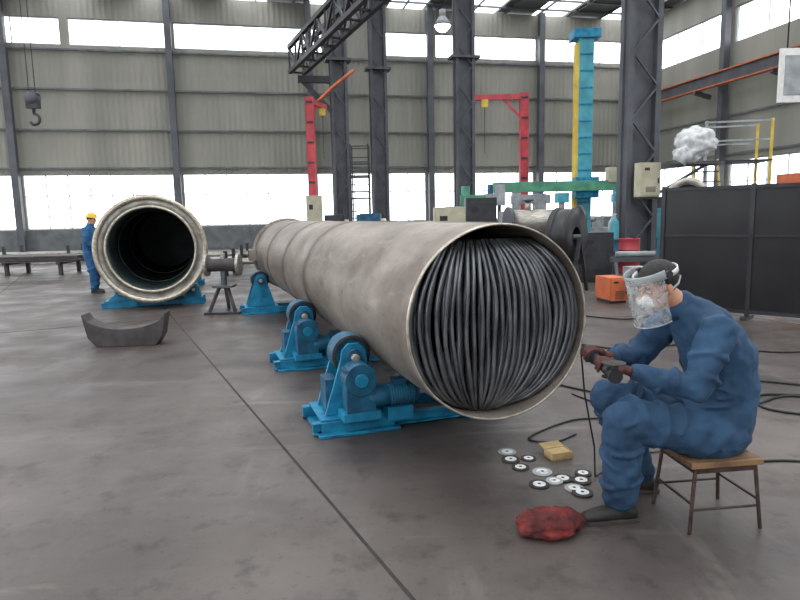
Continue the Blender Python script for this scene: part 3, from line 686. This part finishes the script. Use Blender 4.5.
    bmesh.ops.delete(h.bm,geom=[f for f in h.bm.faces if (lambda c:(c.x>.045 and c.z<.072) or (c.x>.0 and c.z<.03) or c.z<-.04 or (c.x>-.035 and c.z<.0))(f.calc_center_median())],context='FACES')
    h.done(P,solid=.006)
    if hat:
        h=B('hard_hat',Hm); h.lathe([(.128,.05),(.118,.055),(.112,.09),(.09,.13),(.05,.152),(.0,.158)],m_yhat,o=(-.005,0,0),seg=36); h.ell((.09,0,.052),(.06,.07,.006),m_yhat); h.loft([(-.11,0,.09),(-.05,0,.155),(.05,0,.155),(.105,0,.09)],[.012]*4,m_yhat,seg=8); h.done(P)
    if shield:
        h=B('face_shield_band',Hm)
        h.lathe([(.104,.058),(.109,.058),(.109,.082),(.104,.082)],m_white,o=(-.008,0,0),seg=40,close=True)
        arc=[]
        for a in range(-95,96,10):
            aa=math.radians(a); arc.append((.03+.118*math.cos(aa),.112*math.sin(aa),.085))
        h.loft(arc,[(.004,.022)]*len(arc),m_lgrey,seg=8); 
        for sg in(-1,1): h.cyl((-.0,sg*.098,.075),(.0,sg*.118,.075),.018,m_dark,seg=16)
        h.done(P)
        h=B('face_shield_visor',Hm); rows=[]
        for zi in range(9):
            z=.095-.25*zi/8; row=[]
            for a in range(-90,91,9):
                aa=math.radians(a); row.append(h.bm.verts.new((.03+.122*math.cos(aa)+.018*zi/8,.114*math.sin(aa)*(1-.012*zi),z)))
            rows.append(row)
        for i in range(8):
            for j in range(len(rows[0])-1): h._f([rows[i][j],rows[i][j+1],rows[i+1][j+1],rows[i+1][j]],m_visor,True)
        h.done(P)
        h=B('face_shield_rim',Hm); h.loft([(.048+.122*math.cos(math.radians(a)),.103*math.sin(math.radians(a)),-.155) for a in range(-90,91,10)],[.003]*19,m_lgrey,seg=6); h.done(P)
        h=B('respirator_mask',Hm); h.ell((.088,0,-.05),(.042,.05,.048),m_white); h.cyl((.11,0,-.055),(.136,0,-.06),.02,m_lgrey,seg=18)
        for sg in(-1,1): h.loft([(.09,sg*.04,-.045),(.03,sg*.072,-.03),(-.06,sg*.082,.0),(-.122,sg*.03,.01)],[(.002,.006)]*4,m_lgrey,seg=8)
        h.done(P)
    bpy.context.view_layer.update()
    for o in P.children:
        o.matrix_parent_inverse=P.matrix_world.inverted()
    return P
J=dict(pel=(1.71,3.21,.47),waist=(1.74,3.21,.64),chest=(1.71,3.21,.85),sho=(1.60,3.21,1.03),neck=(1.50,3.21,1.115),
 lsh=(1.61,3.02,1.03),lel=(1.49,2.96,.75),lwr=(1.21,3.05,.815),rsh=(1.55,3.39,1.04),rel=(1.40,3.47,.80),rwr=(1.20,3.32,.835),
 lhp=(1.66,3.11,.465),lkn=(1.17,3.05,.575),lan=(1.20,3.13,.11),rhp=(1.66,3.32,.465),rkn=(1.22,3.42,.58),ran=(1.44,3.47,.11),
 ltoe=(-1,-.1,0),rtoe=(-1,.1,0))
W=person('seated_worker',J,(-1,-.08,0),m_cloth,headc=(1.37,3.17,1.22),face=(-.88,-.26,-.34),shield=True,fat=1.1)
g0=V((1.085,2.98,.83)); g1=V((1.085,3.40,.85)); gx=(g1-g0).normalized()
G=B('angle_grinder')
G.cyl(g0,g1,.027,m_black); G.cyl(g1-gx*.16,g1-gx*.02,.034,m_dark); G.cyl(g0,g0-gx*.06,.034,m_dark); 
c0=g0-gx*.03; G.cyl(c0+V((-.0,0,.03)),c0+V((-.0,0,.055)),.02,m_steel); G.cyl(c0+V((0,0,.055)),c0+V((0,0,.06)),.055,m_disc,seg=36); 
G.tube([g1,g1+V((0,.08,-.03)),g1+V((.05,.16,-.3)),g1+V((.1,.12,-.6)),g1+V((.15,.25,-.838)),g1+V((.5,.6,-.842)),g1+V((1.2,.7,-.842))],.005,m_cable); G.done(); 
def fixp(o,P): o.matrix_parent_inverse=P.matrix_world.inverted()
for nm,wr,gg,sd_ in(('glove_left',J['lwr'],(1.085,3.08,.8355),-1),('glove_right',J['rwr'],(1.085,3.28,.845),1)):
    h=hand(nm,W,wr,gg,gx,(1,0,0),(0,0,1),.027,m_glove,sd_); fixp(h,W)
W.location+=SH; bpy.data.objects['angle_grinder'].location+=SH

x,y=-6.95,14.0
def off(dct): return {k_:((v_[0]+x,v_[1]+y,v_[2]) if 'toe' not in k_ else v_) for k_,v_ in dct.items()}
J2=off(dict(pel=(0,0,.95),waist=(0,0,1.1),chest=(.02,0,1.28),sho=(.03,0,1.43),neck=(.05,0,1.52),lsh=(.03,.19,1.42),lel=(.06,.24,1.14),lwr=(.26,.14,1.06),rsh=(.03,-.19,1.42),rel=(.05,-.24,1.14),rwr=(.25,-.12,1.06),
 lhp=(0,.1,.9),lkn=(.05,.12,.5),lan=(-.02,.12,.1),rhp=(0,-.1,.9),rkn=(.08,-.12,.5),ran=(.1,-.12,.1),ltoe=(1,0,0),rtoe=(1,-.1,0)))
W2=person('standing_worker',J2,(1,0,0),m_cloth2,headc=(x+.09,y,1.64),face=(1,-.1,-.15),hat=True,vox=.018)
for nm,q,sd_ in(('hand_left','lwr',1),('hand_right','rwr',-1)):
    wr=V(J2[q]); h=hand(nm,W2,wr,wr+V((.085,0,0)),(0,1,0),(-1,0,0),(0,0,1),.02,m_skin,sd_); fixp(h,W2)

# ---------------- light
wd=bpy.data.worlds.new('world'); bpy.context.scene.world=wd; wd.use_nodes=True
bg=wd.node_tree.nodes['Background']; bg.inputs[0].default_value=(.93,.97,1,1); bg.inputs[1].default_value=4.2
bpy.context.scene.view_settings.view_transform='Standard'
def area(name,loc,rot,sz,pw,col=(1,.98,.95)):
    l=bpy.data.lights.new(name,'AREA'); l.energy=pw; l.size=sz; l.color=col; o=bpy.data.objects.new(name,l); o.location=loc; o.rotation_euler=rot; bpy.context.collection.objects.link(o)
area('overhead_fill',(1,8,11.5),(0,0,0),6,300)  # added soft fill under the roof, no fixture hangs here
